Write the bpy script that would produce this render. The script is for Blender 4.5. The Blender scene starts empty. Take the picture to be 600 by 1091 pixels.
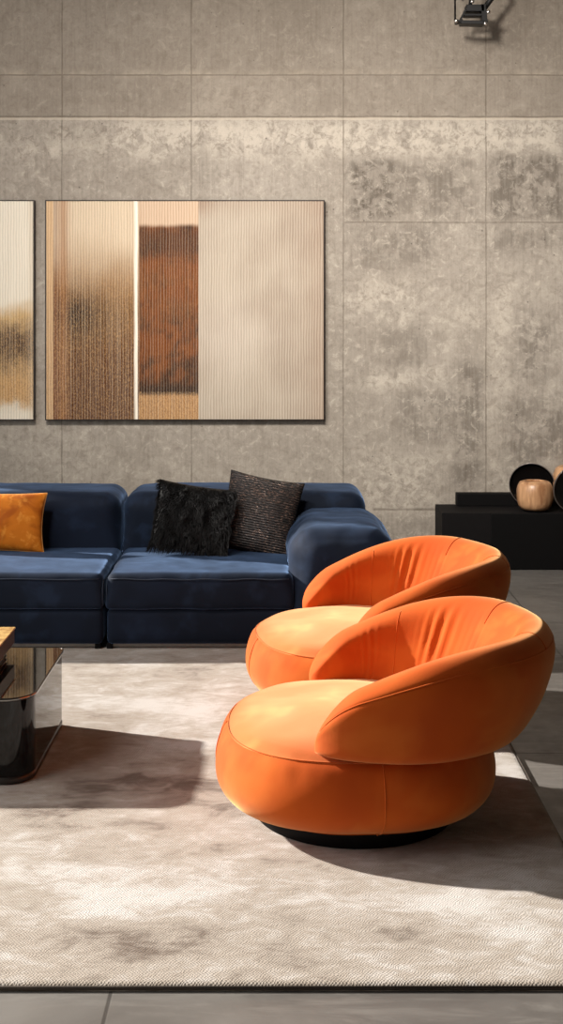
import bpy, bmesh, math, random
from mathutils import Vector, Matrix, noise as N
random.seed(7)
C = bpy.context.scene.collection
sc = bpy.context.scene
sc.view_settings.view_transform = 'Standard'
sc.view_settings.look = 'None'
sc.view_settings.gamma = 1.0
sc.view_settings.use_curve_mapping = False
sc.view_settings.exposure = 0.0
F, H, HZ = 1400.0, 1.6, 331.0          # focal length in pixels, eye height, horizon row
WY = 8.5                                # distance of the back wall
PI = math.pi

# ------------------------------------------------------------------ helpers
def wallp(px, py, Y=WY):
    return (px-300)/F*Y, H-(py-HZ)/F*Y
def floorp(px, py, z=0.0):
    d = F*(H-z)/(py-HZ); return (px-300)/F*d, d
def sst(a, b, x):
    t = max(0.0, min(1.0, (x-a)/(b-a))); return t*t*(3-2*t)
def interp(tab, x):
    if x <= tab[0][0]: return tab[0][1]
    for (a, va), (b, vb) in zip(tab, tab[1:]):
        if x <= b: 
            t = (x-a)/(b-a); return va+(vb-va)*t
    return tab[-1][1]
def lin(c):
    return tuple(((v/255)/12.92 if v/255 <= .04045 else ((v/255+.055)/1.055)**2.4) for v in c)+(1,)

def mesh(name, verts, faces, mat, parent=None, smooth=True, loc=(0,0,0)):
    me = bpy.data.meshes.new(name); me.from_pydata([tuple(v) for v in verts], [], faces); me.update()
    if smooth: me.polygons.foreach_set('use_smooth', [True]*len(me.polygons))
    if mat: me.materials.append(mat)
    o = bpy.data.objects.new(name, me); C.objects.link(o); o.location = loc
    if parent: o.parent = parent
    return o
def bmobj(name, bm, mat, parent=None, smooth=False):
    bmesh.ops.recalc_face_normals(bm, faces=bm.faces)
    me = bpy.data.meshes.new(name); bm.to_mesh(me); bm.free()
    if smooth: me.polygons.foreach_set('use_smooth', [True]*len(me.polygons))
    me.materials.append(mat)
    o = bpy.data.objects.new(name, me); C.objects.link(o)
    if parent: o.parent = parent
    return o
def tag(o, label=None, cat=None, group=None, kind=None):
    if label: o['label'] = label
    if cat: o['category'] = cat
    if group: o['group'] = group
    if kind: o['kind'] = kind
    return o
def empty(name, loc=(0,0,0), rz=0):
    o = bpy.data.objects.new(name, None); C.objects.link(o); o.location = loc; o.rotation_euler = (0,0,rz)
    o.empty_display_size = .1
    return o
def add_box(bm, x0,x1,y0,y1,z0,z1, bev=0.0, seg=2, M=None):
    r = bmesh.ops.create_cube(bm, size=1.0)
    vs = r['verts']
    for v in vs:
        v.co = Vector((x0+(v.co.x+.5)*(x1-x0), y0+(v.co.y+.5)*(y1-y0), z0+(v.co.z+.5)*(z1-z0)))
    if bev > 0:
        es = list({e for v in vs for e in v.link_edges})
        r2 = bmesh.ops.bevel(bm, geom=es, offset=bev, segments=seg, affect='EDGES', profile=.5)
        vs = list({v for f in r2['faces'] for v in f.verts})
    if M is not None: bmesh.ops.transform(bm, matrix=M, verts=list({v for v in vs}))
    return vs
def box(name, x0,x1,y0,y1,z0,z1, mat, parent=None, bev=0.0, seg=2):
    bm = bmesh.new(); add_box(bm, x0,x1,y0,y1,z0,z1,bev,seg); return bmobj(name, bm, mat, parent)
def add_tube(V, Fc, pts, r, n=8, closed=False):
    pts = [Vector(p) for p in pts]; b = len(V); m = len(pts); up = None
    for i, p in enumerate(pts):
        a = pts[i-1] if (i > 0 or closed) else p
        c = pts[(i+1) % m] if (i < m-1 or closed) else p
        t = (c-a).normalized()
        if up is None:
            up = t.orthogonal().normalized()
        up = (up - t*up.dot(t)).normalized(); s = t.cross(up)
        for k in range(n):
            an = 2*PI*k/n; V.append(p+(up*math.cos(an)+s*math.sin(an))*r)
    for i in range(m if closed else m-1):
        for k in range(n):
            j = (i+1) % m
            Fc.append((b+i*n+k, b+i*n+(k+1)%n, b+j*n+(k+1)%n, b+j*n+k))
    if not closed:
        Fc.append(tuple(b+k for k in range(n))[::-1]); Fc.append(tuple(b+(m-1)*n+k for k in range(n)))
def tube(name, pts, r, mat, parent=None, n=8, closed=False):
    V, Fc = [], []; add_tube(V, Fc, pts, r, n, closed); return mesh(name, V, Fc, mat, parent)
def lathe(name, prof, mat, parent=None, n=64, M=None):
    V, Fc = [], []
    for r, z in prof:
        for k in range(n):
            a = 2*PI*k/n; V.append(Vector((r*math.cos(a), r*math.sin(a), z)))
    for i in range(len(prof)-1):
        for k in range(n):
            Fc.append((i*n+k, i*n+(k+1)%n, (i+1)*n+(k+1)%n, (i+1)*n+k))
    if M is not None: V = [M @ v for v in V]
    return mesh(name, V, Fc, mat, parent)
def catmull(P, per, closed=True):
    out = []; n = len(P)
    rng = range(n) if closed else range(n-1)
    for i in rng:
        g = (lambda j: P[j % n]) if closed else (lambda j: P[max(0, min(n-1, j))])
        a, b, c, d = g(i-1), g(i), g(i+1), g(i+2)
        for s in range(per):
            t = s/per
            out.append(tuple(.5*((2*b[k])+(-a[k]+c[k])*t+(2*a[k]-5*b[k]+4*c[k]-d[k])*t*t+(-a[k]+3*b[k]-3*c[k]+d[k])*t**3) for k in range(len(b))))
    if not closed: out.append(tuple(P[-1]))
    return out
def cubegrid(nx, ny, nz):
    """surface grid of a [-1,1] cube, welded"""
    idx, V, Fc = {}, [], []
    def vid(i, j, k):
        if (i,j,k) not in idx:
            idx[(i,j,k)] = len(V); V.append(Vector((2*i/nx-1, 2*j/ny-1, 2*k/nz-1)))
        return idx[(i,j,k)]
    for i in range(nx):
        for j in range(ny):
            Fc.append((vid(i,j,0), vid(i,j+1,0), vid(i+1,j+1,0), vid(i+1,j,0)))
            Fc.append((vid(i,j,nz), vid(i+1,j,nz), vid(i+1,j+1,nz), vid(i,j+1,nz)))
    for i in range(nx):
        for k in range(nz):
            Fc.append((vid(i,0,k), vid(i+1,0,k), vid(i+1,0,k+1), vid(i,0,k+1)))
            Fc.append((vid(i,ny,k), vid(i,ny,k+1), vid(i+1,ny,k+1), vid(i+1,ny,k)))
    for j in range(ny):
        for k in range(nz):
            Fc.append((vid(0,j,k), vid(0,j,k+1), vid(0,j+1,k+1), vid(0,j+1,k)))
            Fc.append((vid(nx,j,k), vid(nx,j+1,k), vid(nx,j+1,k+1), vid(nx,j,k+1)))
    return V, Fc
def softbox(name, x0,x1,y0,y1,z0,z1, r, mat, parent, puff=(0,0,0), rbot=None, wr=0.003, wf=5.0, warp=None, step=.018, seed=0):
    h = Vector(((x1-x0)/2, (y1-y0)/2, (z1-z0)/2)); c = Vector(((x0+x1)/2, (y0+y1)/2, (z0+z1)/2))
    V, Fc = cubegrid(*[max(8, int(2*a/step)) for a in h])
    out = []
    for p in V:
        rr = r if rbot is None else rbot+(r-rbot)*sst(-.5, .5, p.z)
        q0 = Vector((p.x*h.x, p.y*h.y, p.z*h.z))
        rr3 = [min(rr, a*.98) for a in h]; rm = min(rr3)
        q = Vector([max(-(h[k]-rm), min(h[k]-rm, q0[k])) for k in range(3)])
        d = q0-q
        if d.length > 1e-9:
            s = q + d.normalized()*rm
        else: s = q0
        w = [1-p[k]*p[k] for k in range(3)]
        s = s + Vector((puff[0]*p.x*w[1]*w[2], puff[1]*p.y*w[0]*w[2], puff[2]*p.z*w[0]*w[1]))
        n = (s - q*.6).normalized()
        g = s + c + Vector((seed*3.1, seed*1.7, 0))
        s = s + n*wr*(N.noise(g*wf)+.6*N.noise(g*wf*2.7)+.3*N.noise(g*wf*6))
        g = s + c
        if warp: g = warp(g)
        out.append(g)
    return mesh(name, out, Fc, mat, parent)

# ------------------------------------------------------------------ node helpers
class NT:
    def __init__(s, name):
        s.m = bpy.data.materials.new(name); s.m.use_nodes = True; s.t = s.m.node_tree; s.t.nodes.clear()
        s.out = s.t.nodes.new('ShaderNodeOutputMaterial')
        s.b = s.t.nodes.new('ShaderNodeBsdfPrincipled'); s.t.links.new(s.b.outputs[0], s.out.inputs[0])
        s.co = s.t.nodes.new('ShaderNodeTexCoord')
    def n(s, typ, **kw):
        nd = s.t.nodes.new(typ)
        for k, v in kw.items(): setattr(nd, k, v)
        return nd
    def set(s, nd, key, v):
        if hasattr(v, 'is_output') or isinstance(v, bpy.types.NodeSocket): s.t.links.new(v, nd.inputs[key])
        else: nd.inputs[key].default_value = v
    def P(s, **kw):
        for k, v in kw.items(): s.set(s.b, k.replace('_', ' '), v)
    def map(s, scale=(1,1,1), src='Object', rot=(0,0,0)):
        m = s.n('ShaderNodeMapping'); m.inputs['Scale'].default_value = scale; m.inputs['Rotation'].default_value = rot
        s.t.links.new(s.co.outputs[src], m.inputs[0]); return m.outputs[0]
    def noise(s, vec, scale, detail=4, rough=.55, dist=0.0):
        d = s.n('ShaderNodeTexNoise'); s.set(d, 'Vector', vec); s.set(d, 'Scale', scale)
        s.set(d, 'Detail', detail); s.set(d, 'Roughness', rough); s.set(d, 'Distortion', dist); return d.outputs[0]
    def voro(s, vec, scale, feature='F1'):
        d = s.n('ShaderNodeTexVoronoi', feature=feature); s.set(d, 'Vector', vec); s.set(d, 'Scale', scale); return d.outputs[0]
    def math(s, op, a, b=0.0, c=0.0, clamp=False):
        d = s.n('ShaderNodeMath', operation=op); d.use_clamp = clamp
        s.set(d, 0, a); s.set(d, 1, b); s.set(d, 2, c); return d.outputs[0]
    def rng(s, v, a, b, c=0.0, d=1.0, smooth=False):
        m = s.n('ShaderNodeMapRange'); 
        if smooth: m.interpolation_type = 'SMOOTHSTEP'
        s.set(m, 0, v); s.set(m, 1, a); s.set(m, 2, b); s.set(m, 3, c); s.set(m, 4, d); return m.outputs[0]
    def mix(s, f, a, b, mode='MIX'):
        m = s.n('ShaderNodeMix', data_type='RGBA', blend_type=mode)
        s.set(m, 0, f); s.set(m, 6, a); s.set(m, 7, b); return m.outputs[2]
    def attr(s, name, out='Fac'):
        a = s.n('ShaderNodeAttribute'); a.attribute_name = name; return a.outputs[out]
    def sep(s, vec):
        d = s.n('ShaderNodeSeparateXYZ'); s.set(d, 0, vec); return d.outputs
    def bump(s, h, strength=.5, dist=.01, normal=None):
        d = s.n('ShaderNodeBump'); s.set(d, 'Height', h); s.set(d, 'Strength', strength); s.set(d, 'Distance', dist)
        if normal is not None: s.set(d, 'Normal', normal)
        return d.outputs[0]
    def normal(s, n): s.set(s.b, 'Normal', n)

def simple(name, col, rough=.5, metal=0.0, **kw):
    t = NT(name); t.P(Base_Color=lin(col), Roughness=rough, Metallic=metal)
    if rough > .55 and max(col) < 40: t.set(t.b, 'Specular IOR Level', .12)
    v = t.noise(t.map(), 30, 3); 
    t.set(t.b, 'Base Color', t.mix(t.rng(v, .3, .7, 0, 1), lin(tuple(c*.93 for c in col)), lin(tuple(min(255, c*1.05) for c in col))))
    for k, x in kw.items(): t.set(t.b, k.replace('_', ' '), x)
    return t.m

def velvet(name, base, deep, pale, sheen_tint, sheen=1.0, rough=.75, scale=3.0, srough=.35, nap=.5):
    t = NT(name)
    v = t.map()
    n1 = t.noise(v, scale, 3, .5, .6)
    n2 = t.noise(v, scale*2.6, 3, .55, .3)
    n3 = t.noise(t.map((1, 1, .35)), 160, 2)
    c = t.mix(t.rng(n1, .38, .62, 0, 1, True), lin(deep), lin(base))
    c = t.mix(t.math('MULTIPLY', t.rng(n2, .5, .68, 0, 1, True), nap), c, lin(pale))
    t.P(Base_Color=c, Roughness=rough)
    t.set(t.b, 'Specular IOR Level', .15)
    t.set(t.b, 'Sheen Weight', t.math('MULTIPLY', t.rng(n2, .35, .65, .7, 1.0), sheen))
    t.set(t.b, 'Sheen Roughness', srough); t.set(t.b, 'Sheen Tint', lin(sheen_tint))
    t.normal(t.bump(t.math('ADD', t.math('MULTIPLY', n3, .12), n2), .25, .006))
    return t.m

M = {}
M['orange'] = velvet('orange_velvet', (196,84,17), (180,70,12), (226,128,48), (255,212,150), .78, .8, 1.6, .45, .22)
M['orange_sunlit'] = velvet('orange_velvet_sunlit_seat', (204,96,26), (190,80,16), (238,160,84), (255,222,168), 1.0, .8, 1.3, .6, .5)  # paler copy of the orange velvet, sunlight on the seat top painted in
M['orange_seam'] = simple('orange_seam', (186,84,28), .8)
M['navy'] = velvet('navy_velvet', (17,26,42), (12,20,33), (34,48,70), (128,160,206), .85, .75, 2.6, .35, .4)
M['navy_seam'] = simple('navy_seam', (26,37,54), .8)
M['black_plinth'] = simple('black_plinth', (14,13,13), .6)
M['mustard'] = velvet('mustard_velvet', (196,112,28), (158,80,16), (226,152,60), (255,205,140), .5, .7, 9.0)
M['mustard_seam'] = simple('mustard_seam', (222,160,84), .7)
M['lacquer'] = simple('black_lacquer', (9,8,8), .05)
M['lacquer'].node_tree.nodes['Principled BSDF'].inputs['IOR'].default_value = 1.36
M['table_edge'] = simple('table_edge', (70,66,62), .25, .8)
M['table_plinth'] = simple('table_plinth', (64,60,56), .35, .6)
M['steel'] = simple('brushed_steel', (150,148,144), .35, .9)
M['matte_black'] = simple('matte_black', (11,10,10), .7)
M['console_grey'] = simple('console_charcoal', (20,18,18), .7)
M['black_gloss'] = simple('black_dish_glaze', (12,11,11), .22)
M['dish_rim'] = simple('dish_rim', (120,112,108), .3, .5)
M['fixture'] = simple('fixture_black', (11,10,9), .5)
M['bolt'] = simple('bolt_metal', (190,185,178), .3, .9)
M['frame_dark'] = simple('frame_dark_bronze', (40,30,24), .4, .3)
M['window_metal'] = simple('window_metal', (30,29,28), .4, .5)
M['fur'] = simple('black_fur', (9,8,8), .5)
M['fur'].node_tree.nodes['Principled BSDF'].inputs['Specular IOR Level'].default_value = .22
M['paper'] = simple('book_page', (232,230,224), .5)
M['magazine'] = simple('magazine_cover', (26,24,26), .3)

# wood pot
M['mirror_top'] = simple('smoked_mirror', (10,9,8), .03)
M['mirror_top'].node_tree.nodes['Principled BSDF'].inputs['IOR'].default_value = 3.0
t = NT('turned_wood')
g = t.noise(t.map((1,1,.18)), 26, 5, .6, .5)
n = t.noise(t.map((1,1,1)), 9, 3)
t.P(Base_Color=t.mix(t.rng(g,.35,.65), lin((205,160,118)), lin((150,106,72))), Roughness=.35)
t.normal(t.bump(g, .1, .004)); M['wood'] = t.m
# gold patterned box lid
t = NT('golden_veined_veneer')
g = t.noise(t.map((1,3,1)), 14, 6, .7, 1.6)
t.P(Base_Color=t.mix(t.rng(g,.4,.6), lin((226,190,120)), lin((150,104,52))), Roughness=.3)
t.normal(t.bump(g, .1, .003)); M['gold_lid'] = t.m
M['box_side'] = simple('box_side_brown', (70,44,34), .35)

# ------------------------------------------------------------------ room
def vnoise(x, y, s, seed=0, oct=3):
    v = 0; a = 1; tot = 0
    for o in range(oct):
        v += a*N.noise(Vector((x*s+seed*17.3, y*s-seed*9.1, seed*3.7))); tot += a; a *= .55; s *= 2.1
    return v/tot
# wall grid with stain attributes
X0, X1, ZT = -2.9, 4.6, 4.6
nx, nz = 376, 230
V, Fc, st, lt = [], [], [], []
DARK = [ # px rect, strength, softness(m)
 (370,168,425,234,1.0,.05),(420,172,505,232,.6,.08),(523,165,600,233,.85,.05),(374,240,470,282,.6,.1),(522,240,600,268,.6,.08),
 (410,340,452,396,.45,.05),(424,412,500,475,.55,.12),(484,390,517,520,.75,.06),(500,240,517,262,.3,.04),(548,335,590,405,.7,.08),
 (530,425,612,500,.65,.12),(373,385,392,410,.5,.03),(66,130,110,160,.4,.1),(0,128,60,152,.5,.06),(200,150,225,185,.4,.08),
 (0,20,90,60,.25,.3),(270,0,370,76,.3,.3),(470,0,600,50,.45,.3),(310,90,360,120,.3,.15),(85,86,190,120,.25,.12),(392,552,470,590,.35,.1)]
LIGHT = [(0,127,600,166,.8,.08),(366,300,450,340,.6,.12),(369,392,470,414,.6,.05),(370,480,470,541,.6,.15),(520,300,545,520,.45,.06),
 (205,82,300,122,.35,.1),(470,320,516,350,.5,.1),(0,450,120,515,.3,.2),(130,18,205,28,.3,.05)]
def rectmask(x, z, R):
    a, b = wallp(R[0], R[3]); c, d = wallp(R[2], R[1]); s = R[5]
    wx = .06*vnoise(x, z, 3, 5)+.03*vnoise(x, z, 9, 6); wz = .06*vnoise(x, z, 3, 7)+.03*vnoise(x, z, 9, 8)
    k = min(1, s/.06)
    x += wx*k; z += wz*k
    return R[4]*sst(a-s, a+s, x)*sst(-c-s, -c+s, -x)*sst(b-s, b+s, z)*sst(-d-s, -d+s, -z)
for j in range(nz+1):
    for i in range(nx+1):
        x = X0+(X1-X0)*i/nx; z = ZT*j/nz
        V.append((x, WY, z))
        d = l = 0
        if x < 2.2 and z < 3.8:
            for R in DARK: d = max(d, rectmask(x, z, R))
            for R in LIGHT: l = max(l, rectmask(x, z, R))
        else: d = .5*sst(.0,.4,vnoise(x,z,.8,11)); l = .4*sst(.0,.4,vnoise(x,z,.8,12))
        st.append(d); lt.append(l)
for j in range(nz):
    for i in range(nx):
        a = j*(nx+1)+i; Fc.append((a, a+1, a+nx+2, a+nx+1))
t = NT('board_marked_concrete')
v = t.map(); S = t.sep(v)
big = t.noise(v, .9, 4); med = t.noise(v, 6, 6, .62, .3); fine = t.noise(v, 45, 5, .7)
streak = t.noise(t.map((9, 1, .5)), 6, 5, .65); streakh = t.noise(t.map((.6, 1, 6)), 4, 4, .6)
blot = t.noise(v, 11, 8, .72, .4)
c = t.mix(t.rng(big,.3,.7), lin((148,139,127)), lin((166,157,145)))
c = t.mix(t.math('MULTIPLY', t.rng(streak,.42,.7,0,1,True), .38), c, lin((126,116,104)))
c = t.mix(t.math('MULTIPLY', t.rng(med,.45,.75,0,1,True), .35), c, lin((192,183,168)))
lt_f = t.math('MULTIPLY', t.attr('light'), t.rng(blot,.44,.54,.15,1,True))
c = t.mix(t.math('MULTIPLY', lt_f, .7), c, lin((206,196,180)))
dk = t.math('MULTIPLY', t.attr('dark'), t.rng(blot,.42,.56,.22,1,True))
dk = t.math('MULTIPLY', dk, t.rng(streak,.3,.65,.6,1))
c = t.mix(t.math('MULTIPLY', dk, .95), c, lin((84,76,67)))
c = t.mix(t.math('MULTIPLY', t.rng(fine,.52,.7,0,1), .35), c, lin((112,103,92)))
mott = t.noise(v, 19, 9, .78, .7)
c = t.mix(t.math('MULTIPLY', t.rng(mott,.50,.62,0,1,True), t.math('ADD', t.math('MULTIPLY', t.attr('light'), .25), .38)), c, lin((118,108,96)))
c = t.mix(t.math('MULTIPLY', t.rng(mott,.47,.36,0,1,True), .42), c, lin((200,190,174)))
# pores
po = t.voro(v, 9.0); pores = t.rng(po, .035, .05, 1, 0)
c = t.mix(t.math('MULTIPLY', pores, .6), c, lin((60,54,48)))
# darker, smoother upper band
up = t.rng(S[2], 2.84, 2.85, 0, 1)
c = t.mix(t.math('MULTIPLY', up, .42), c, lin((120,108,93)))
# seams
wob = t.math('MULTIPLY', t.math('SUBTRACT', t.noise(v, 5, 3), .5), .012)
def seam(axis, pos, w, lo=None, hi=None, other=None):
    d = t.math('ABSOLUTE', t.math('SUBTRACT', t.math('ADD', S[axis], wob), pos))
    m = t.rng(d, w*.45, w, 1, 0)
    if lo is not None: m = t.math('MULTIPLY', m, t.math('GREATER_THAN', S[other], lo))
    if hi is not None: m = t.math('MULTIPLY', m, t.math('LESS_THAN', S[other], hi))
    return m
xs = [wallp(p, 0)[0] for p in (66, 204, 366, 518)]+[wallp(518,0)[0]+.96, wallp(518,0)[0]+1.9, wallp(66,0)[0]-.84]
sm = None
for x in xs:
    m = seam(0, x, .0055); sm = m if sm is None else t.math('MAXIMUM', sm, m)
hm = seam(2, wallp(0,80)[1], .006)
hm = t.math('MAXIMUM', hm, seam(2, wallp(0,237)[1], .006, lo=xs[2], other=0))
hm = t.math('MAXIMUM', hm, seam(2, wallp(0,543)[1], .010, lo=wallp(398,0)[0], other=0))
hs = seam(2, wallp(0,126)[1]+.010, .007)
hl = seam(2, wallp(0,126)[1]-.004, .010)
halo = t.rng(t.math('ABSOLUTE', t.math('SUBTRACT', S[2], wallp(0,80)[1]+.01)), .0, .035, .35, 0)
c = t.mix(t.math('MULTIPLY', halo, t.rng(med,.4,.6)), c, lin((185,172,152)))
allm = t.math('MAXIMUM', sm, t.math('MAXIMUM', hm, hs))
c = t.mix(t.math('MULTIPLY', allm, t.rng(med,.35,.6,.25,.6)), c, lin((92,82,70)))
halo2 = t.math('MULTIPLY', hl, .6); c = t.mix(halo2, c, lin((196,184,166)))
t.P(Base_Color=c, Roughness=.85)
t.set(t.b, 'Specular IOR Level', .25)
hgt = t.math('ADD', t.math('MULTIPLY', med, .5), t.math('MULTIPLY', fine, .25))
hgt = t.math('SUBTRACT', hgt, t.math('MULTIPLY', allm, .35))
hgt = t.math('SUBTRACT', hgt, t.math('MULTIPLY', pores, .8))
t.normal(t.bump(hgt, .35, .008)); M['concrete'] = t.m
w = mesh('wall_back', V, Fc, M['concrete'], smooth=False)
for nm, dat in (('dark', st), ('light', lt)):
    a = w.data.attributes.new(nm, 'FLOAT', 'POINT'); a.data.foreach_set('value', dat)
tag(w, kind='structure')
# plain concrete for other walls
t = NT('plain_concrete')
v = t.map(); n1 = t.noise(v, 2, 5); n2 = t.noise(v, 20, 5)
t.P(Base_Color=t.mix(t.rng(n1,.3,.7), lin((112,104,94)), lin((134,124,112))), Roughness=.85); t.normal(t.bump(n2,.3,.01)); M['plain'] = t.m
YB = -2.0
WE, WZ1 = 7.55, 4.0
def wall_with_openings():
    bm = bmesh.new()
    th = .25
    x1 = X0; x0 = X0-th
    add_box(bm, x0, x1, YB, 1.4, 0, ZT)
    add_box(bm, x0, x1, WE, WY, 0, ZT)
    add_box(bm, x0, x1, 1.4, WE, WZ1, ZT)
    add_box(bm, x0, x1, 1.4, WE, -.05, .03)
    return bmobj('wall_left', bm, M['plain'])
tag(wall_with_openings(), kind='structure')
tag(box('wall_right', X1, X1+.2, YB, WY, 0, ZT, M['plain']), kind='structure')
tag(box('ceiling', X0-.25, X1+.2, YB-.2, WY+.2, ZT, ZT+.2, M['plain']), kind='structure')
tag(box('wall_rear', X0-.25, X1+.2, YB-.2, YB, 0, ZT, M['plain']), kind='structure')
# left glazing: frame bars
bm = bmesh.new()
for y in (1.4, WE-.06):
    add_box(bm, X0-.16, X0-.08, y, y+.06, .03, WZ1)
for z in (.03, WZ1-.06): add_box(bm, X0-.16, X0-.08, 1.4, WE, z, z+.06)
tag(bmobj('window_1', bm, M['window_metal']), kind='structure')
# floor
t = NT('polished_concrete_floor')
v = t.map(); S = t.sep(v)
n1 = t.noise(v, 1.3, 6, .6, .8); n2 = t.noise(v, 12, 6, .65); n3 = t.noise(t.map((.5,3,1)), 5, 5, .7, 1.2)
c = t.mix(t.rng(n1,.35,.65), lin((92,88,84)), lin((122,118,113)))
c = t.mix(t.math('MULTIPLY', t.rng(n3,.48,.7), .5), c, lin((140,136,130)))
def line(sock, pos, w=.006): return t.rng(t.math('ABSOLUTE', t.math('SUBTRACT', sock, pos)), w*.4, w, 1, 0)
jm = None
for y in (1.2, 3.0+1.75, 6.73, 8.2): 
    m = line(S[1], y); jm = m if jm is None else t.math('MAXIMUM', jm, m)
for x in (-2.1, -.4, 1.3, 3.0): jm = t.math('MAXIMUM', jm, line(S[0], x))
c = t.mix(t.math('MULTIPLY', jm, .7), c, lin((52,49,47)))
t.P(Base_Color=c, Roughness=t.rng(n2,.3,.7,.28,.5)); t.normal(t.bump(t.math('SUBTRACT', t.math('MULTIPLY', n2, .15), jm), .2, .004)); M['floor'] = t.m
tag(box('floor', X0-.25, X1+.2, YB-.2, WY+.2, -.1, 0, M['floor']), kind='structure')

# ------------------------------------------------------------------ rug
RT = .018
rx0, rx1, ry0, ry1 = -2.5, .84, 3.09, 6.62
BL = [ # pixel blobs px,py, rx,ry (px), value: + tan/brown, - white
 (150,1005,70,14,.8),(60,1000,40,12,.5),(290,1015,40,10,.5),(205,985,25,10,.4),(430,1000,75,16,.35),(330,1030,60,8,.5),(60,1030,60,8,.5),
 (110,965,60,14,-.9),(60,930,60,18,-.8),(190,955,50,14,-.8),(470,960,70,16,-.9),(550,930,60,12,-.7),(560,990,50,20,-.6),(250,930,60,16,-.2),
 (30,880,50,8,.5),(150,880,60,8,.6),(230,905,60,8,.5),(280,890,20,8,.4),(100,840,60,14,.9),(180,835,60,10,.9),(60,860,40,8,.6),(210,860,40,8,.7),
 (130,720,50,6,.3),(200,715,30,5,.4),(150,750,60,7,-.6),(190,790,50,6,-.8),(210,760,30,12,-.8),(100,765,30,6,.3),(120,790,25,5,.3),
 (240,735,20,10,-.5),(550,820,20,20,-.6),(540,880,40,10,.5),(80,712,40,4,.2),(350,960,60,14,-.3),(340,920,60,8,.2)]
BLw = []
for px, py, a, b, s in BL:
    x, y = floorp(px, py, RT); xr = a*y/F; y2 = floorp(px, py-b, RT)[1]; BLw.append((x, y, xr, y2-y, s))
nx, ny = 330, 350
V, Fc, bl = [], [], []
for j in range(ny+1):
    for i in range(nx+1):
        x = rx0+(rx1-rx0)*i/nx; y = ry0+(ry1-ry0)*j/ny
        e = min(i, nx-i)*(rx1-rx0)/nx; f = min(j, ny-j)*(ry1-ry0)/ny
        z = RT - .006*(1-min(1, min(e, f)/.012)) + .0012*vnoise(x, y, 14, 3)
        wob = .008*vnoise(x, y, 1.2, 4)
        V.append((x+wob*sst(.1,0,e), y+wob*sst(.1,0,f), z))
        b = .12*vnoise(x, y, 2.2, 21)*3
        wx = x+.10*vnoise(x,y,3,22)+.05*vnoise(x,y,9,24); wy = y+.10*vnoise(x,y,3,23)+.05*vnoise(x,y,9,25)
        for (cx, cy, a, c2, s) in BLw:
            q = ((wx-cx)/a)**2+((wy-cy)/c2)**2
            if q < 4: b += s*math.exp(-q*1.1)
        bl.append(b)
W_ = nx+1
for j in range(ny):
    for i in range(nx):
        a = j*W_+i; Fc.append((a, a+1, a+W_+1, a+W_))
ring = [i for i in range(nx+1)]+[j*W_+nx for j in range(1, ny+1)]+[ny*W_+i for i in range(nx-1, -1, -1)]+[j*W_ for j in range(ny-1, 0, -1)]
b0 = len(V)
for k in ring: V.append((V[k][0], V[k][1], .001)); bl.append(.6)
for k in range(len(ring)):
    k2 = (k+1) % len(ring); Fc.append((ring[k], b0+k, b0+k2, ring[k2]))
Fc.append(tuple(b0+k for k in range(len(ring))))
t = NT('distressed_woven_rug')
v = t.map(); S = t.sep(v)
n2 = t.noise(t.map((1,1.6,1)), 7, 6, .68, .6); n3 = t.noise(t.map((1,2.2,1)), 26, 5, .7, .5); n4 = t.noise(v, 240, 2, .6)
b = t.math('ADD', t.math('MULTIPLY', t.attr('blot'), 1.0), t.math('MULTIPLY', t.math('SUBTRACT', n2, .5), 3.1))
b = t.math('ADD', b, t.math('MULTIPLY', t.math('SUBTRACT', n3, .5), 1.3))
c = t.mix(t.rng(b, -.9, .25, 0, 1, True), lin((200,195,189)), lin((166,155,142)))
c = t.mix(t.rng(b, .1, 1.3, 0, 1, True), c, lin((102,86,73)))
jit = t.math('MULTIPLY', t.math('SUBTRACT', t.noise(v, 34, 3), .5), .016)
wx = t.math('SINE', t.math('MULTIPLY', t.math('ADD', S[0], jit), 2*PI/.0085)); wy = t.math('SINE', t.math('MULTIPLY', t.math('SUBTRACT', S[1], jit), 2*PI/.0125))
wv = t.math('MULTIPLY', wx, wy)
tuft = t.math('ADD', t.math('MULTIPLY', wv, .5), t.math('MULTIPLY', n4, 1.2))
c = t.mix(t.rng(tuft, -.2, 1.0, .12, 0), c, lin((90,76,64)))
t.P(Base_Color=c, Roughness=.95); t.set(t.b, 'Specular IOR Level', .1); t.set(t.b, 'Sheen Weight', .25); t.set(t.b, 'Sheen Roughness', .4)
t.normal(t.bump(t.math('ADD', tuft, t.math('MULTIPLY', n3, 1.5)), .38, .004)); M['rug'] = t.m
rug = mesh('rug', V, Fc, M['rug'])
a = rug.data.attributes.new('blot', 'FLOAT', 'POINT'); a.data.foreach_set('value', bl)
tag(rug, 'large distressed cream and tan woven rug spread under the chairs and sofa', 'rug')
Vb, Fb = [], []
add_tube(Vb, Fb, [(rx0+.004, ry0-.001, .008), (rx1-.001, ry0-.001, .008), (rx1+.001, ry1, .008)], .0055, 6)
M['binding'] = simple('rug_binding', (96,86,78), .9)
mesh('binding', Vb, Fb, M['binding'], rug)['label'] = 'dark bound edge'

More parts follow.
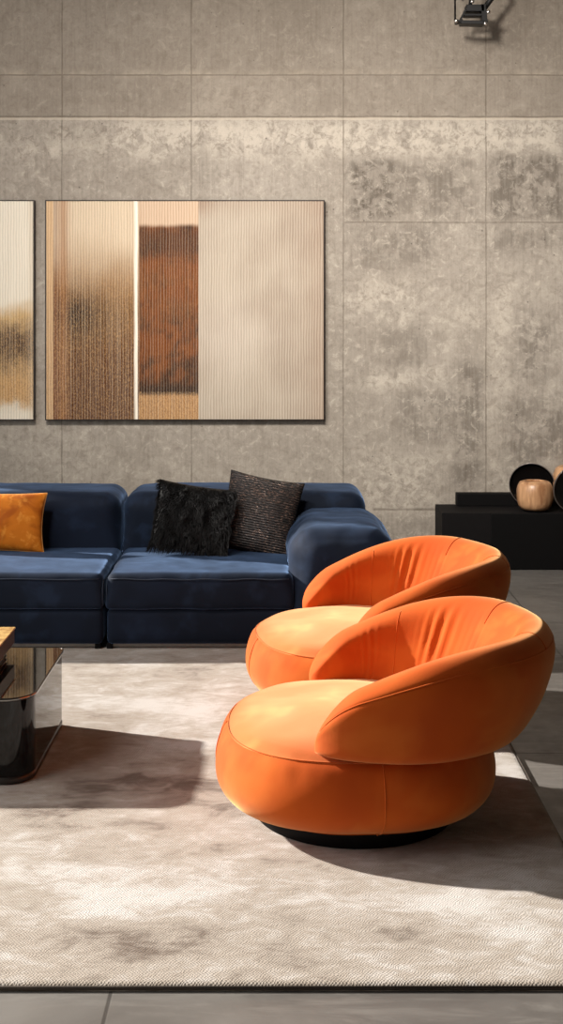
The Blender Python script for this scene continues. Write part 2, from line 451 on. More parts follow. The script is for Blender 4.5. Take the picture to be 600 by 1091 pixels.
# ------------------------------------------------------------------ armchairs
def chair_pouf(root):
    prof = catmull([(.0,.338),(.14,.336),(.27,.328),(.355,.312),(.402,.280),(.426,.236),(.438,.18),(.430,.125),(.396,.082),(.340,.056),(.30,.048),(.0,.048)], 5, False)
    n = 160; V, Fc = [], []
    for (r, z) in prof:
        for k in range(n):
            a = 2*PI*k/n
            ca, sa = math.cos(a), math.sin(a)
            se = (abs(ca)**2.45+abs(sa)**2.45)**(-1/2.45)
            rr = r*se
            p = Vector((rr*ca, rr*sa, z))
            # gathered wrinkles just under the top seam, faint folds lower
            wrk = .0022*math.exp(-((z-.255)/.03)**2)*N.noise(Vector((a*22, 0, 1.3)))
            fol = .0045*N.noise(Vector((a*3.1, z*7, 4)))*sst(.05,.3,z)
            crease = -.004*math.exp(-((z-.284)/.007)**2)*(1 if r > .3 else 0)
            top = .006*N.noise(Vector((p.x*5, p.y*5, 2.2))) if r < .38 else 0
            p += Vector((ca, sa, 0))*(wrk+fol+crease)*(1 if r > .3 else 0)+Vector((0,0,top))
            V.append(p)
    for i in range(len(prof)-1):
        for k in range(n): Fc.append((i*n+k, (i+1)*n+k, (i+1)*n+(k+1)%n, i*n+(k+1)%n))
    s = mesh('seat', V, Fc, M['orange_sunlit'], root)
    s.data.materials.append(M['orange'])          # top panel: sunlit paleness put into its colour; side panels: plain velvet
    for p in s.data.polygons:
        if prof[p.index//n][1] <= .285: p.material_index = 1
    def se(a): return (abs(math.cos(a))**2.45+abs(math.sin(a))**2.45)**(-1/2.45)
    pts = [(.3985*se(a)*math.cos(a), .3985*se(a)*math.sin(a), .2835) for a in [2*PI*k/120 for k in range(120)]]
    tube('piping', pts, .0020, M['orange'], s, 6, True)
    for a in (-1.42, 1.42, PI*.999):
        pr = [q for q in prof if q[1] < .282 and q[0] > .3]
        tube('side_seam', [((r-.0005)*se(a)*math.cos(a), (r-.0005)*se(a)*math.sin(a), z) for r, z in pr], .0022, M['orange'], s, 6)
    lathe('plinth', [(0,.0006),(.312,.0006),(.317,.006),(.317,.046),(.31,.056),(0,.056)], M['black_plinth'], root, 96)
TH = 110.0
RO = [(0,.635),(30,.605),(60,.525),(80,.477),(90,.464),(100,.452),(112,.440)]
RB = [(0,.43),(60,.440),(90,.436),(112,.425)]
ZT_ = [(0,.605),(30,.612),(45,.602),(60,.576),(75,.534),(90,.486),(98,.462),(105,.440),(112,.420)]
ZB = [(0,.245),(30,.252),(60,.270),(90,.292),(112,.300)]
def smooth_tab(tab, x, w=6):
    return sum(interp(tab, abs(x)+d) for d in (-w,-w/2,0,w/2,w))/5 if abs(x) < TH-w else interp(tab, abs(x))
def shell_section(deg):
    Ro, Rb, zt, zb = (smooth_tab(T, deg) for T in (RO, RB, ZT_, ZB))
    zt += -.012*math.sin(math.radians(deg))*sst(20,70,abs(deg))
    u = lambda k: Rb+(Ro-Rb)*k
    v = lambda k: zb+(zt-zb)*k
    rin = Rb-.105
    P = [(Rb-.02, v(0)), (u(.42), v(.09)), (u(.74), v(.32)), (u(.93), v(.57)), (u(1), v(.78)), (Ro-.012, v(.92)), (Ro-.045, v(1.0)),
         (Ro-.090, v(.975)), (Ro-.128, v(.86)), (rin+(Ro-.135-rin)*.72, v(.62)), (rin+(Ro-.135-rin)*.35, v(.36)), (rin, v(.14)), (rin+.01, v(0)-.01)]
    P = catmull(P, 5)
    a = abs(deg)
    if a > 90:
        s = math.sqrt(max(.0004, 1-((a-90)/(TH-90))**2)) 
        s = .02+.98*s
        rc, zc = Rb-.035, zb+.008
        P = [(rc+(r-rc)*s, zc+(z-zc)*s) for r, z in P]
    return P
def spt(deg, r, z):
    a = math.radians(deg); return Vector((r*math.cos(a), r*math.sin(a), z))
def chair_shell(root):
    NA = 260; V, Fc = [], []; m = 65
    for i in range(NA+1):
        # denser near tips
        t_ = -1+2*i/NA; deg = TH*math.sin(t_*PI/2*.93)/math.sin(PI/2*.93)
        P = shell_section(deg)
        for k, (r, z) in enumerate(P):
            q = k/5.0
            inner = sst(7.2, 8.5, q)*sst(12.2, 11.0, q)
            outer = sst(.2, 1, q)*sst(6.5, 5, q)
            ad = abs(deg)
            fold = 0
            for (c0, ww, am) in ((43,7,.0065),(24,5,.0025),(78,5,.0022)):
                fold += am*math.exp(-((ad-c0)/ww)**2)*(2*abs(math.sin((ad+4*N.noise(Vector((z*4,deg*.05,1))))*PI/3.9+z*5))-1)
            p = spt(deg, r+fold*inner*(.5+.5*sst(.33,.5,z)), z)
            g = p*6
            dirv = Vector((math.cos(math.radians(deg)), math.sin(math.radians(deg)), 0))
            p += dirv*(.003*N.noise(g)*outer+.004*N.noise(g*.8+Vector((5,5,5)))*inner)
            # tuck under the rim seam
            p += dirv*(-.0025*math.exp(-((q-4.55)/.15)**2))*(1 if ad < 104 else 0)
            V.append(p)
    for i in range(NA):
        for k in range(m):
            Fc.append((i*m+k, (i+1)*m+k, (i+1)*m+(k+1)%m, i*m+(k+1)%m))
    Fc.append(tuple(range(m))); Fc.append(tuple(NA*m+k for k in range(m))[::-1])
    o = mesh('backrest', V, Fc, M['orange'], root)
    pts = [spt(d, *(lambda s: (s[0]-.0018, s[1]))(shell_section(d)[23])) for d in [-107+214*k/140 for k in range(141)]]
    tube('piping', pts, .0024, M['orange'], o, 6)
    for d in (-64, 64):
        tube('inner_seam', [spt(d, r+.001, z) for r, z in shell_section(d)[36:58]], .0022, M['orange'], o, 6)
    for d in (-22, 22):
        tube('rim_seam', [spt(d, r-.0005, z) for r, z in shell_section(d)[23:42]], .0022, M['orange'], o, 6)
def copy_tree(o, parent=None):
    c = o.copy(); C.objects.link(c); c.parent = parent
    for ch in [x for x in C.objects if x.parent == o]: copy_tree(ch, c)
    return c
ch1 = empty('armchair', (.23, 4.17, RT), 0)
chair_pouf(ch1); chair_shell(ch1)
tag(ch1, 'orange velvet swivel armchair nearest the camera, in front of the other orange chair', 'armchair', 'orange velvet tub armchairs')
ch2 = copy_tree(ch1); ch2.location = (.300, 5.30, RT); ch2.rotation_euler.z = math.radians(12)
ch2['label'] = 'orange velvet swivel armchair farther back, between the nearest chair and the blue sofa'

# ------------------------------------------------------------------ sofa
sofa = empty('sofa', (-.8, 6.7, RT))
def SP(o):  # keep world placement of a part built in world coordinates
    o.location = (.8, -6.7, -RT); return o
SY = 6.13
def part(*a, **k): return SP(softbox(*a, **k))
nv = M['navy']
b1 = part('base', -.815, .10, SY, 7.25, .042, .205, .022, nv, sofa, puff=(.004,.006,0), wr=.002)
b2 = part('base', -2.75, -.835, SY, 7.25, .042, .205, .022, nv, sofa, puff=(.004,.006,0), wr=.002, seed=4)
def seatw(g):
    return g
c1 = part('seat_cushion', -.818, .055, SY-.012, 6.86, .207, .372, .038, nv, sofa, puff=(.004,.008,.012), rbot=.02, wr=.0065, wf=4.5)
c2 = part('seat_cushion', -2.75, -.832, SY-.012, 6.86, .207, .372, .038, nv, sofa, puff=(.004,.008,.012), rbot=.02, wr=.0065, wf=4.5, seed=3)
k1 = part('backrest', -.825, .44, 6.80, 7.28, .20, .652, .085, nv, sofa, puff=(.0,.012,.012), rbot=.03, wr=.006, wf=3.5, seed=5)
k2 = part('backrest', -2.75, -.838, 6.80, 7.28, .20, .652, .085, nv, sofa, puff=(.0,.012,.012), rbot=.03, wr=.006, wf=3.5, seed=6)
def armw(g):
    # bulges outward over its lower half, leans away from the seat
    k = sst(.10, .55, g.z)
    g.x += .04*k*(1 if g.x > .3 else .3)*sst(.0,.5,g.x) - .02*sst(.35,.58,g.z)*(g.x < .2)
    return g
am = part('armrest', .045, .500, SY-.01, 6.98, .042, .570, .145, nv, sofa, puff=(.02,.015,.016), rbot=.04, wr=.007, wf=4, seed=8, warp=armw)
# seams
ns = M['navy_seam']
def frontseam(cush, x0, x1, z):
    o = SP(tube('piping', [(x0+.02+(x1-x0-.04)*k/20, SY-.014+.002*math.sin(k*.9)-.006*math.sin(PI*k/20), z+.002*math.sin(k*1.3)) for k in range(21)], .003, ns, sofa, 6))
    o.parent = cush; o.location = (0,0,0)
frontseam(c1, -.818, .055, .350); frontseam(c2, -2.75, -.832, .350)
for pr, x in ((c1, -.8155), (c2, -.8345)):
    o = tube('piping', [(x, SY+.0, .225), (x, SY-.008, .30), (x, SY+.02, .348)], .003, ns, pr, 6)
for x0, x1 in ((-.80, .42), (-2.74, -.85)):
    SP(box('plinth_rail', x0, x1, SY+.035, SY+.06, .003+RT, .040, M['steel'], sofa, .003))['label'] = 'grey metal rail'
for x in (-.805, .46, -.86):
    for y in (SY+.03, 7.15):
        bm = bmesh.new(); add_box(bm, x-.014, x+.014, y-.012, y+.02, RT, .046, .003)
        SP(bmobj('foot', bm, M['matte_black'], sofa))
for o in [x for x in C.objects if x.parent == sofa and x.name.startswith('foot')]: pass
tag(sofa, 'low navy blue velvet modular sofa with a rounded arm, against the concrete wall', 'sofa')

# ------------------------------------------------------------------ pillows
def pillow_mesh(a, b, th, k=.09, n=44, wr=.006, seed=0, side_bumps=0.0):
    V, Fc = [], []
    for s in (1, -1):
        for j in range(n+1):
            for i in range(n+1):
                u = math.sin((2*i/n-1)*PI/2); v = math.sin((2*j/n-1)*PI/2)
                x = a*u*(1-k*(1-v*v)); y = b*v*(1-k*(1-u*u))
                e = max(0, (1-u*u)*(1-v*v))
                w = N.noise(Vector((x*8+seed, y*8, s*3)))+.5*N.noise(Vector((x*20, y*20+seed, s*3)))
                z = s*(th*e**.42 + wr*w*e**.25) if e > 1e-6 else 0
                V.append(Vector((x, y, z)))
    off = (n+1)**2
    for j in range(n):
        for i in range(n):
            q = j*(n+1)+i
            Fc.append((q, q+1, q+n+2, q+n+1)); Fc.append((off+q, off+q+n+1, off+q+n+2, off+q+1))
    return V, Fc
def weld(o):
    bm = bmesh.new(); bm.from_mesh(o.data); bmesh.ops.remove_doubles(bm, verts=bm.verts, dist=.0004); bm.to_mesh(o.data); bm.free()
    o.data.polygons.foreach_set('use_smooth', [True]*len(o.data.polygons))
def place(o, px, py, Y, tilt, roll, yaw):
    x, z = wallp(px, py, Y); o.location = (x, Y, z)
    # pillow local: x right, y up, z towards viewer
    R = Matrix.Rotation(math.radians(yaw), 4, 'Z') @ Matrix.Rotation(math.radians(90-tilt), 4, 'X') @ Matrix.Rotation(math.radians(roll), 4, 'Z')
    o.rotation_euler = R.to_euler()
V, Fc = pillow_mesh(.27, .15, .07, .07, seed=3)
pm = mesh('throw_pillow', V, Fc, M['mustard']); weld(pm)
place(pm, -8, 556, 6.69, 14, -1, 0)
tag(pm, 'mustard orange velvet rectangular throw pillow on the left sofa seat', 'pillow')
edge = [(.27*math.sin(t0)*1 if False else 0,0,0) for t0 in ()]
def edge_pts(a, b, k, n=24):
    P = []
    for q in range(4):
        for i in range(n):
            s = -1+2*i/n; s = math.sin(s*PI/2)
            u, v = ((s,-1),(1,s),(-s,1),(-1,-s))[q]
            P.append((a*u*(1-k*(1-v*v)), b*v*(1-k*(1-u*u)), 0))
    return P
tube('piping', edge_pts(.27,.15,.07), .003, M['mustard_seam'], pm, 6, True)

V, Fc = pillow_mesh(.195, .170, .065, .06, seed=9)
pf = mesh('throw_pillow', V, Fc, M['fur']); weld(pf)
place(pf, 206, 552, 6.59, 16, -9, 4)
tag(pf, 'black shaggy fur throw pillow on the sofa, left of the woven pillow', 'pillow')
FV, FF = [], []
rnd = random.Random(3)
for i in range(7000):
    u = rnd.uniform(-1, 1); v = rnd.uniform(-1, 1); s = 1 if rnd.random() < .85 else -1
    if rnd.random() < .18:
        if rnd.random() < .5: u = rnd.choice((-1, 1))*.985
        else: v = rnd.choice((-1, 1))*.985
    a, b, k, th = .195, .170, .06, .065
    x = a*u*(1-k*(1-v*v)); y = b*v*(1-k*(1-u*u)); e = max(0,(1-u*u)*(1-v*v)); z = s*th*e**.42
    cl = N.noise(Vector((x*22, y*22, 0)))
    L = rnd.uniform(.024, .052)
    d = Vector((.35*u+.7*cl, -.75+.4*v+.5*N.noise(Vector((x*22, y*22, 9))), s*.4+rnd.uniform(0,.4)*s)).normalized()
    sd = d.cross(Vector((0,0,1))).normalized()*rnd.uniform(.0008, .0018)
    p = Vector((x, y, z-.001*s)); m_ = p+d*L*.5+Vector((0,0,s*.004)); q = p+d*L+Vector((0,-.004,-.003*s))
    bI = len(FV); FV += [p-sd, p+sd, m_+sd*.7, m_-sd*.7, q]
    FF += [(bI, bI+1, bI+2, bI+3), (bI+3, bI+2, bI+4)]
tag(mesh('fur', FV, FF, M['fur'], pf, smooth=False), kind='stuff')

t = NT('woven_sequin_fabric')
v = t.map(); S = t.sep(v)
vr = t.voro(t.map((1,2.2,1)), 110); n1 = t.noise(v, 14, 4, .7); n2 = t.noise(t.map((1,3,1)), 70, 3, .7)
f = t.math('MULTIPLY', t.rng(n2,.52,.62,0,1), t.rng(n1,.4,.6,.25,1))
c = t.mix(f, lin((20,15,13)), lin((138,112,98)))
rows = t.math('SINE', t.math('MULTIPLY', S[1], 2*PI/.012))
c = t.mix(t.rng(rows,.2,1,0,.6), c, lin((12,10,10)))
t.P(Base_Color=c, Roughness=t.math('SUBTRACT', .6, t.math('MULTIPLY', f, .3)), Metallic=t.math('MULTIPLY', f, .3))
t.normal(t.bump(t.math('ADD', vr, rows), .6, .003)); M['woven'] = t.m
V, Fc = pillow_mesh(.193, .200, .075, .06, seed=5)
pw = mesh('throw_pillow', V, Fc, M['woven']); weld(pw)
place(pw, 277, 549, 6.71, 15, -10, -6)
tag(pw, 'dark brown woven throw pillow with pale flecks beside the sofa arm', 'pillow')
tube('piping', edge_pts(.193,.200,.06), .0025, M['fur'], pw, 6, True)

# ------------------------------------------------------------------ paintings
PAINT = wallp
def painting(name, px0, py0, px1, py1, colfn, label, nxp=150, nyp=120):
    Yf = WY-.045
    x0, z1 = wallp(px0, py0, Yf); x1, z0 = wallp(px1, py1, Yf)
    root = empty(name, ((x0+x1)/2, WY-.002, z0))
    ox, oy, oz = root.location
    f = .007
    V, Fc, col = [], [], []
    for j in range(nyp+1):
        for i in range(nxp+1):
            u = i/nxp; w = j/nyp
            V.append((x0+f+(x1-x0-2*f)*u-ox, Yf+.004-oy, z0+f+(z1-z0-2*f)*w-oz)); col.append(colfn(u, 1-w))
    for j in range(nyp):
        for i in range(nxp):
            a = j*(nxp+1)+i; Fc.append((a, a+1, a+nxp+2, a+nxp+1))
    # back and sides give the canvas its depth
    cs = [0, nxp, (nxp+1)*(nyp+1)-1, (nxp+1)*nyp]; b = len(V)
    for c_ in cs: V.append((V[c_][0], -.008, V[c_][2])); col.append((.03,.02,.015,1))
    Fc.append(tuple(list(range(0, nxp+1))+[b+1, b])[::-1])
    Fc.append(tuple([j*(nxp+1)+nxp for j in range(nyp+1)]+[b+2, b+1])[::-1])
    Fc.append(tuple([nyp*(nxp+1)+i for i in range(nxp, -1, -1)]+[b+3, b+2])[::-1])
    Fc.append(tuple([j*(nxp+1) for j in range(nyp, -1, -1)]+[b, b+3])[::-1])
    Fc.append((b, b+1, b+2, b+3))
    o = mesh('canvas', V, Fc, M['canvas'], root, smooth=False)
    a = o.data.color_attributes.new('paint', 'FLOAT_COLOR', 'POINT')
    a.data.foreach_set('color', [c for q in col for c in q])
    bm = bmesh.new()
    for (a0,a1,c0,c1) in ((x0,x1,z1-f,z1),(x0,x1,z0,z0+f),(x0,x0+f,z0+f,z1-f),(x1-f,x1,z0+f,z1-f)):
        add_box(bm, a0-ox, a1-ox, Yf-oy, -.001, c0-oz, c1-oz, .001, 1)
    bmobj('frame', bm, M['frame_dark'], root)
    tag(root, label, 'painting'); return root
t = NT('ridged_paint')
v = t.map(); S = t.sep(v)
grain = t.noise(t.map((1.6,1,.8)), 110, 3, .8); st1 = t.noise(t.map((60,1,.35)), 2.2, 4, .7); wob2 = t.noise(t.map((5,1,1.6)), 2.0, 4, .6)
st2 = t.math('MULTIPLY_ADD', t.math('SINE', t.math('MULTIPLY', t.math('ADD', S[0], t.math('MULTIPLY', wob2, .020)), 2*PI/.0175)), .16, .5)
st2 = t.math('ADD', st2, t.math('MULTIPLY', t.math('SUBTRACT', t.noise(t.map((60,1,.9)), 1.6, 3, .7), .5), .35))
base = t.attr('paint', 'Color'); spk = t.attr('paint', 'Alpha')
c = t.mix(t.math('MULTIPLY', t.rng(st1,.45,.62,0,.32), spk), base, lin((236,214,180)))
c = t.mix(t.math('MULTIPLY', t.rng(grain,.5,.62,0,.75), spk), c, lin((204,160,104)))
c = t.mix(t.math('MULTIPLY', t.rng(grain,.5,.38,0,.6), spk), c, lin((70,36,14)))
c = t.mix(t.rng(st2,.50,.70,0,.5), c, (.52,.50,.48,1), 'MULTIPLY')
c = t.mix(t.rng(st2,.50,.30,0,.14), c, lin((232,222,208)))
t.set(t.b, 'Specular IOR Level', .12); t.P(Base_Color=c, Roughness=.6); t.normal(t.bump(t.math('ADD', st2, t.math('MULTIPLY', grain, .25)), .7, .006)); M['canvas'] = t.m
def mixc(a, b, k): return tuple(x+(y-x)*k for x, y in zip(a, b))
L3 = lambda *c: lin(c)[:3]
def big_paint(u, w):
    px = 48+298*u; py = 213+234*w
    n1 = vnoise(u*1.3, w, 4, 31); n2 = vnoise(u*1.3, w, 14, 32); col = None
    nstr = N.noise(Vector((u*90, w*1.5, 3)))
    if px > 211.5:
        c = mixc(L3(186,173,155), L3(164,148,131), sst(-.4,1.0, n1+.5*(px-211)/135))
        c = mixc(c, L3(208,196,180), .5*sst(.35, 0, abs(w-.62)+.5*abs((px-245)/135)))
        c = mixc(c, L3(160,136,116), .6*sst(.12, 0, w)*sst(240, 211, px)+.3*sst(.1, 0, w))
        c = mixc(c, L3(150,124,104), .35*sst(310, 346, px))
        return c+(.05,)
    if px > 147:
        top = L3(206,178,150); 
        k = sst(.10, .125, w+.01*n2)
        body = mixc(L3(118,62,18), L3(58,28,8), sst(-.4,.5,n1*.5+n2*.9+.5*vnoise(u*4,w,30,35)+.15*math.cos(w*14)))
        body = mixc(body, L3(150,90,40), .5*sst(.5,.0,abs(w-.42)*2.5)*sst(-.2,.5,n2+.2))
        body = mixc(body, L3(62,30,10), .75*sst(.10,.02,abs(w-.19)))
        c = mixc(top, body, k)
        c = mixc(c, L3(34,16,8), sst(.80,.86,w)*.9)
        c = mixc(c, L3(176,132,86), sst(.875,.90,w+.006*n2))
        if w > .875: spk = .7
        else: spk = .15*k
        c = mixc(c, L3(120,70,34), .5*sst(2.2, 0, abs(px-147)))
        return c+(spk,)
    # left ridged panel
    low = sst(.12, .50, w+.12*n1)
    c = mixc(L3(216,196,168), L3(146,106,62), low)
    c = mixc(c, L3(84,46,20), sst(.38, .80, w+.1*n1+.05*nstr))
    c = mixc(c, L3(54,34,18), .95*math.exp(-((w-.53)/.12)**2)*sst(140, 62, px+20*n1)+.25*math.exp(-((w-.52)/.1)**2))
    c = mixc(c, L3(80,40,20), .8*sst(.80,1.05,w)*sst(.2,-.3,nstr))
    spk = .12+.5*sst(.15,.6,w)
    c = mixc(c, L3(110,54,20), .85*math.exp(-((px-58)/2.6)**2)*(.45+.55*sst(.25,.5,w)))
    c = mixc(c, L3(160,104,56), .6*math.exp(-((px-66)/6)**2))
    if px < 56: c = mixc(c, L3(214,176,132), .85); spk = .2+.3*sst(.4,.9,w)
    k = sst(2.6, 1.0, abs(px-144.4+1.2*n1))
    c = mixc(c, L3(250,240,222), k); spk *= (1-k)
    return c+(spk,)
def left_paint(u, w):
    px = -168+204.5*u
    n1 = vnoise(u*1.3, w, 4, 41); n2 = vnoise(u*1.3, w, 16, 42)
    c = L3(238,228,208)
    c = mixc(c, L3(206,172,120), sst(.44,.54,w+.04*n2+.02*n1))
    c = mixc(c, L3(58,32,16), .95*sst(.53,.62,w+.05*n2)*sst(.86,.66,w+.08*n2))
    c = mixc(c, L3(190,140,84), .6*sst(.72,.86,w+.05*n2))
    c = mixc(c, L3(232,222,202), sst(.89,.97,w+.05*n2))
    c = mixc(c, L3(200,184,158), .5*sst(28,36,px))
    return c+(.75*sst(.44,.6,w)*sst(1.0,.9,w),)
painting('painting', 48, 213, 346, 448, big_paint, 'large framed abstract painting with a rust block and ribbed beige panels, above the sofa', 298, 234)
painting('painting', -168, 213, 36.5, 448, left_paint, 'framed cream abstract painting with a brown smoky band, cut by the left edge', 240, 160)

# ------------------------------------------------------------------ coffee table
def rrect(x0, x1, y0, y1, r, n=14, r2=.03):
    P = []
    for (cx, cy, a0, r) in ((x1-r, y0+r, -90, r), (x1-r2, y1-r2, 0, r2), (x0+r2, y1-r2, 90, r2), (x0+r, y0+r, 180, r)):
        for k in range(n+1):
            a = math.radians(a0+90*k/n); P.append((cx+r*math.cos(a), cy+r*math.sin(a)))
    return P
def stack(name, rings, mat, parent):
    V, Fc = [], []; n = len(rings[0][0])
    for P, z in rings: V += [(x, y, z) for x, y in P]
    for i in range(len(rings)-1):
        for k in range(n): Fc.append((i*n+k, i*n+(k+1)%n, (i+1)*n+(k+1)%n, (i+1)*n+k))
    bI = len(V); V += V[:n]+V[(len(rings)-1)*n:len(rings)*n]
    Fc.append(tuple(bI+k for k in range(n))[::-1]); Fc.append(tuple(bI+n+k for k in range(n)))
    o = mesh(name, V, Fc, mat, parent)
    for p in o.data.polygons:
        if len(p.vertices) > 4: p.use_smooth = False
    return o
tx0, tx1, ty0, ty1, tz = -2.1, -.83, 4.37, 5.03, .31
tb = empty('coffee_table', (-1.46, 4.70, RT))
def TP(P): return [(x+1.46, y-4.70) for x, y in P]
Rr = lambda d: TP(rrect(tx0+d, tx1-d, ty0+d, ty1-d, .10-d))
zz = lambda z: z-RT
stack('body', [(Rr(.006), zz(.045)), (Rr(.006), zz(.296))], M['lacquer'], tb)
stack('table_top', [(Rr(.006), zz(.2965)), (Rr(.0), zz(.299)), (Rr(.0), zz(.307)), (Rr(.003), zz(.310))], M['mirror_top'], tb)
o = tube('top_edge', [(x, y, zz(.3085)) for x, y in Rr(.0008)], .0022, M['table_edge'], tb, 6, True)
stack('plinth', [(Rr(.010), zz(RT+.001)), (Rr(.004), zz(RT+.006)), (Rr(.004), zz(.040)), (Rr(.010), zz(.045))], M['table_plinth'], tb)
tag(tb, 'low black glossy lacquer coffee table with rounded corners on the rug', 'coffee table')

# on the table: box with golden lid, magazines
bx = empty('decorative_box', (-1.164, 4.79, tz+.0405))
bm = bmesh.new(); add_box(bm, -.16, .16, -.15, .15, 0, .053, .002); bmobj('body', bm, M['box_side'], bx)
bm = bmesh.new(); add_box(bm, -.164, .164, -.154, .154, .0535, .060, .002); bmobj('lid', bm, M['gold_lid'], bx)
tag(bx, 'dark brown box with pale golden lid lying on magazines on the coffee table', 'box')
bk = []
for i, (dx, rz, z) in enumerate(((.0, 1.5, 0), (-.006, -2, .0130), (.004, 2, .0260))):
    b = empty('magazine', (-1.165+dx, 4.785, tz+.0012+z), math.radians(rz))
    bm = bmesh.new(); add_box(bm, -.138, .136, -.128, .128, .0015, .0100, .0008, 1); bmobj('pages', bm, M['paper'], b)
    bm = bmesh.new(); add_box(bm, -.14, .14, -.13, .13, 0, .0014); add_box(bm, -.14, .14, -.13, .13, .0101, .0116); add_box(bm, -.142, -.14, -.13, .13, 0, .0116)
    bmobj('cover', bm, M['magazine'], b)
    tag(b, ('black and white magazine at the bottom of the small pile on the coffee table',
            'black and white magazine in the middle of the small pile on the coffee table',
            'black and white magazine topmost of the small pile on the coffee table')[i], 'magazine', 'magazines piled on the coffee table')

# ------------------------------------------------------------------ console and decor
cy = 8.10
con = empty('console', (2.2, cy+.2, 0))
def cb(name, px0, z0, z1, y0, y1, mat, px1=None, x1=3.6):
    x0 = (px0-300)/F*y0
    if px1: x1 = (px1-300)/F*y0
    return box(name, x0-2.2, x1-2.2, y0-cy-.2, y1-cy-.2, z0, z1, mat, con, .004)
cb('low_block', 471, .0, .349, cy+.03, WY-.005, M['console_grey'])
cb('front_block', 524, .0, .348, cy+.005, cy+.028, M['matte_black'])
cb('raised_block', 487, .3495, .428, cy+.31, WY-.006, M['matte_black'], 589)
tag(con, 'low black stepped console platform along the concrete wall at right', 'console')
zc = .349
pot_prof = [(0,.0),(.050,.0),(.052,.008),(.078,.012),(.098,.03),(.109,.06),(.113,.10),(.111,.14),(.100,.172),(.084,.186),(.062,.190),(.056,.184),(.054,.165),(.0,.160)]
pp = catmull(pot_prof, 4, False)
def pot(px, Y, label, s=1.0, z=zc):
    x = (px-300)/F*Y
    root = empty('wooden_pot', (x, Y, z+.0005))
    lathe('pot_body', [(max(0,r)*s, max(.0105, zz_*s)) for r, zz_ in pp], M['wood'], root, 64)
    lathe('foot_ring', [(.0,.0),(.068*s,.0),(.070*s,.004),(.070*s,.010),(.0,.012)], M['matte_black'], root, 48)
    tag(root, label, 'pot', 'turned wooden pots on the black console'); return root
def dish(px, py, Y, R_, yaw, label, lean=10):
    x, z = wallp(px, py, Y)
    prof = [(0,.030),(R_*.5,.026),(R_*.85,.010),(R_*.985,-.008),(R_,-.012),(R_*1.0,-.004),(R_*.90,.018),(R_*.5,.040),(0,.044)]
    pr = catmull(prof, 4, False)
    Mx = Matrix.Rotation(math.radians(yaw),4,'Z') @ Matrix.Rotation(math.radians(-90-lean+0),4,'X')
    # open side (negative local z) faces the room
    root = empty('black_dish', (x, Y, zc+.0005))
    cz = R_*math.cos(math.radians(lean))+.004
    Mt = Matrix.Translation((0,0,cz)) @ Mx
    lathe('dish_body', pr, M['black_gloss'], root, 72, Mt)
    V, Fc = [], []
    add_tube(V, Fc, [Mt @ Vector((R_*.999*math.cos(2*PI*k/72), R_*.999*math.sin(2*PI*k/72), -.011)) for k in range(72)], .0028, 6, True)
    mesh('rim', V, Fc, M['dish_rim'], root)
    tag(root, label, 'dish', 'round black dishes on the console'); return root
pot(570, cy+.105, 'pale turned wooden pot in front of the black round dish')
dish(567, 0, cy+.245, .142, -14, 'round black dish standing upright behind the pale wooden pot', -8)
dish(614, 0, cy+.03, .150, 10, 'round black dish with a shiny rim, cut off by the right edge', -8)
pot(616, cy+.225, 'wooden pot mostly hidden behind the shiny-rimmed dish at the right edge', 1.42)

# ------------------------------------------------------------------ ceiling fixture
fx = empty('ceiling_fixture', (wallp(505,0,8.2)[0], 8.2, ZT))
def fp(px, py, dy=0):
    x, z = wallp(px, py, 8.2); return Vector((x-fx.location.x, dy, z-ZT))
def fpz(px, dy=0):
    v = fp(px, 0, dy); v.z = -.012; return v
lathe('ceiling_plate', [(0,-.001),(.16,-.001),(.16,-.012),(.155,-.016),(0,-.016)], M['fixture'], fx, 48)
tube('rod', [fpz(485), fp(485,23)], .006, M['fixture'], fx, 8)
tube('arm', [fpz(560 if False else 522), fp(532,-12), fp(516,9)], .018, M['fixture'], fx, 8)
tube('arm', [fpz(512), fp(505,-20), fp(501,6)], .012, M['fixture'], fx, 8)
def bar(a, b, w, d, name='frame_bar'):
    a, b = Vector(a), Vector(b); t_ = (b-a); L = t_.length; t_.normalize()
    n_ = Vector((0,1,0)); s_ = t_.cross(n_)
    bm = bmesh.new(); Mx = Matrix((( t_.x, n_.x, s_.x, a.x),(t_.y,n_.y,s_.y,a.y),(t_.z,n_.z,s_.z,a.z),(0,0,0,1)))
    add_box(bm, 0, L, -d/2, d/2, -w/2, w/2, .002, 1, Mx); return bmobj(name, bm, M['fixture'], fx)
bar(fp(496,10), fp(515,10), .042, .09); bar(fp(494,17), fp(514,17), .014, .07); bar(fp(490,25), fp(515,25.5), .022, .09)
bar(fp(497,8), fp(489,25), .012, .03); bar(fp(514,6), fp(516,26), .032, .09)
bar(fp(485,24), fp(493,23), .020, .06)['label'] = 'pale metal clamp'
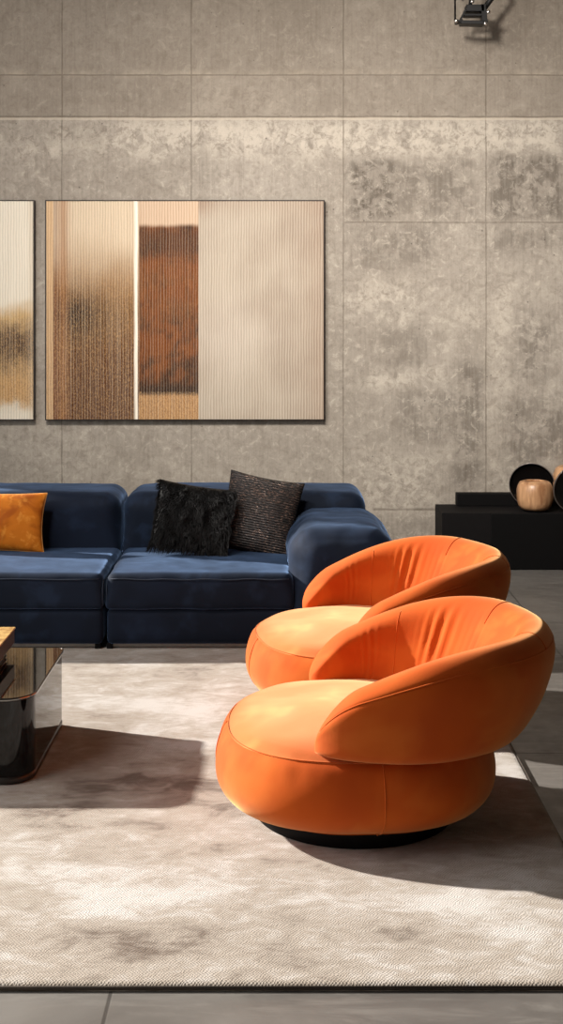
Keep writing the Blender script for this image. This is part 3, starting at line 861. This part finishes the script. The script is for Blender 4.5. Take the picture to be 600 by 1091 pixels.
for (px, py) in ((485,24.5),(516,27),(519,15),(491,1.5),(502,4)):
    Mt = Matrix.Translation(fp(px,py,-.05)) @ Matrix.Rotation(PI/2,4,'X')
    lathe('bolt', [(0,0),(.010,0),(.012,.004),(.012,.012),(.008,.016),(0,.017)], M['bolt'], fx, 16, Mt)
tag(fx, 'black metal frame light fitting hanging from the ceiling near the wall', 'light fitting')

# ------------------------------------------------------------------ camera, light, world
cam = bpy.data.cameras.new('camera'); co = bpy.data.objects.new('camera', cam); C.objects.link(co)
co.location = (0, 0, H); co.rotation_euler = (PI/2, 0, 0)
cam.sensor_width = 36; cam.sensor_fit = 'AUTO'; cam.lens = 36*F/1091; cam.shift_y = -(545.5-HZ)/1091
cam.clip_end = 100
sc.camera = co
sd = Vector((.90, -.32, -.48)).normalized()
s = bpy.data.lights.new('sun', 'SUN'); s.energy = 9.6; s.angle = math.radians(1.4); s.color = (1, .94, .87)
so = bpy.data.objects.new('sun', s); C.objects.link(so); so.rotation_euler = sd.to_track_quat('-Z', 'Y').to_euler()
so.location = (-8, 10, 6)
def area(name, loc, target, sx, sy, e, col, spread=180):
    l = bpy.data.lights.new(name, 'AREA'); l.shape = 'RECTANGLE'; l.size = sx; l.size_y = sy; l.energy = e; l.color = col
    l.spread = math.radians(spread)
    o = bpy.data.objects.new(name, l); C.objects.link(o); o.location = loc
    o.rotation_euler = (Vector(target)-Vector(loc)).to_track_quat('-Z', 'Y').to_euler(); return o
area('window_daylight', (X0-.3, 3.4, 2.3), (X0+3, 4.6, 2.0), 3.6, 3.2, 92, (1, .97, .93))
area('gallery_spot_left', (-1.8, 4.2, 4.5), (-.6, 8.5, 1.4), .6, .4, 46, (1, .94, .88), 75)
area('gallery_spot_right', (-.4, 4.2, 3.9), (1.5, 8.5, 1.6), .5, .4, 50, (1, .94, .88), 75)
wd = bpy.data.worlds.new('sky'); sc.world = wd; wd.use_nodes = True
bg = wd.node_tree.nodes['Background']; bg.inputs[0].default_value = (.80, .88, 1.0, 1); bg.inputs[1].default_value = .55
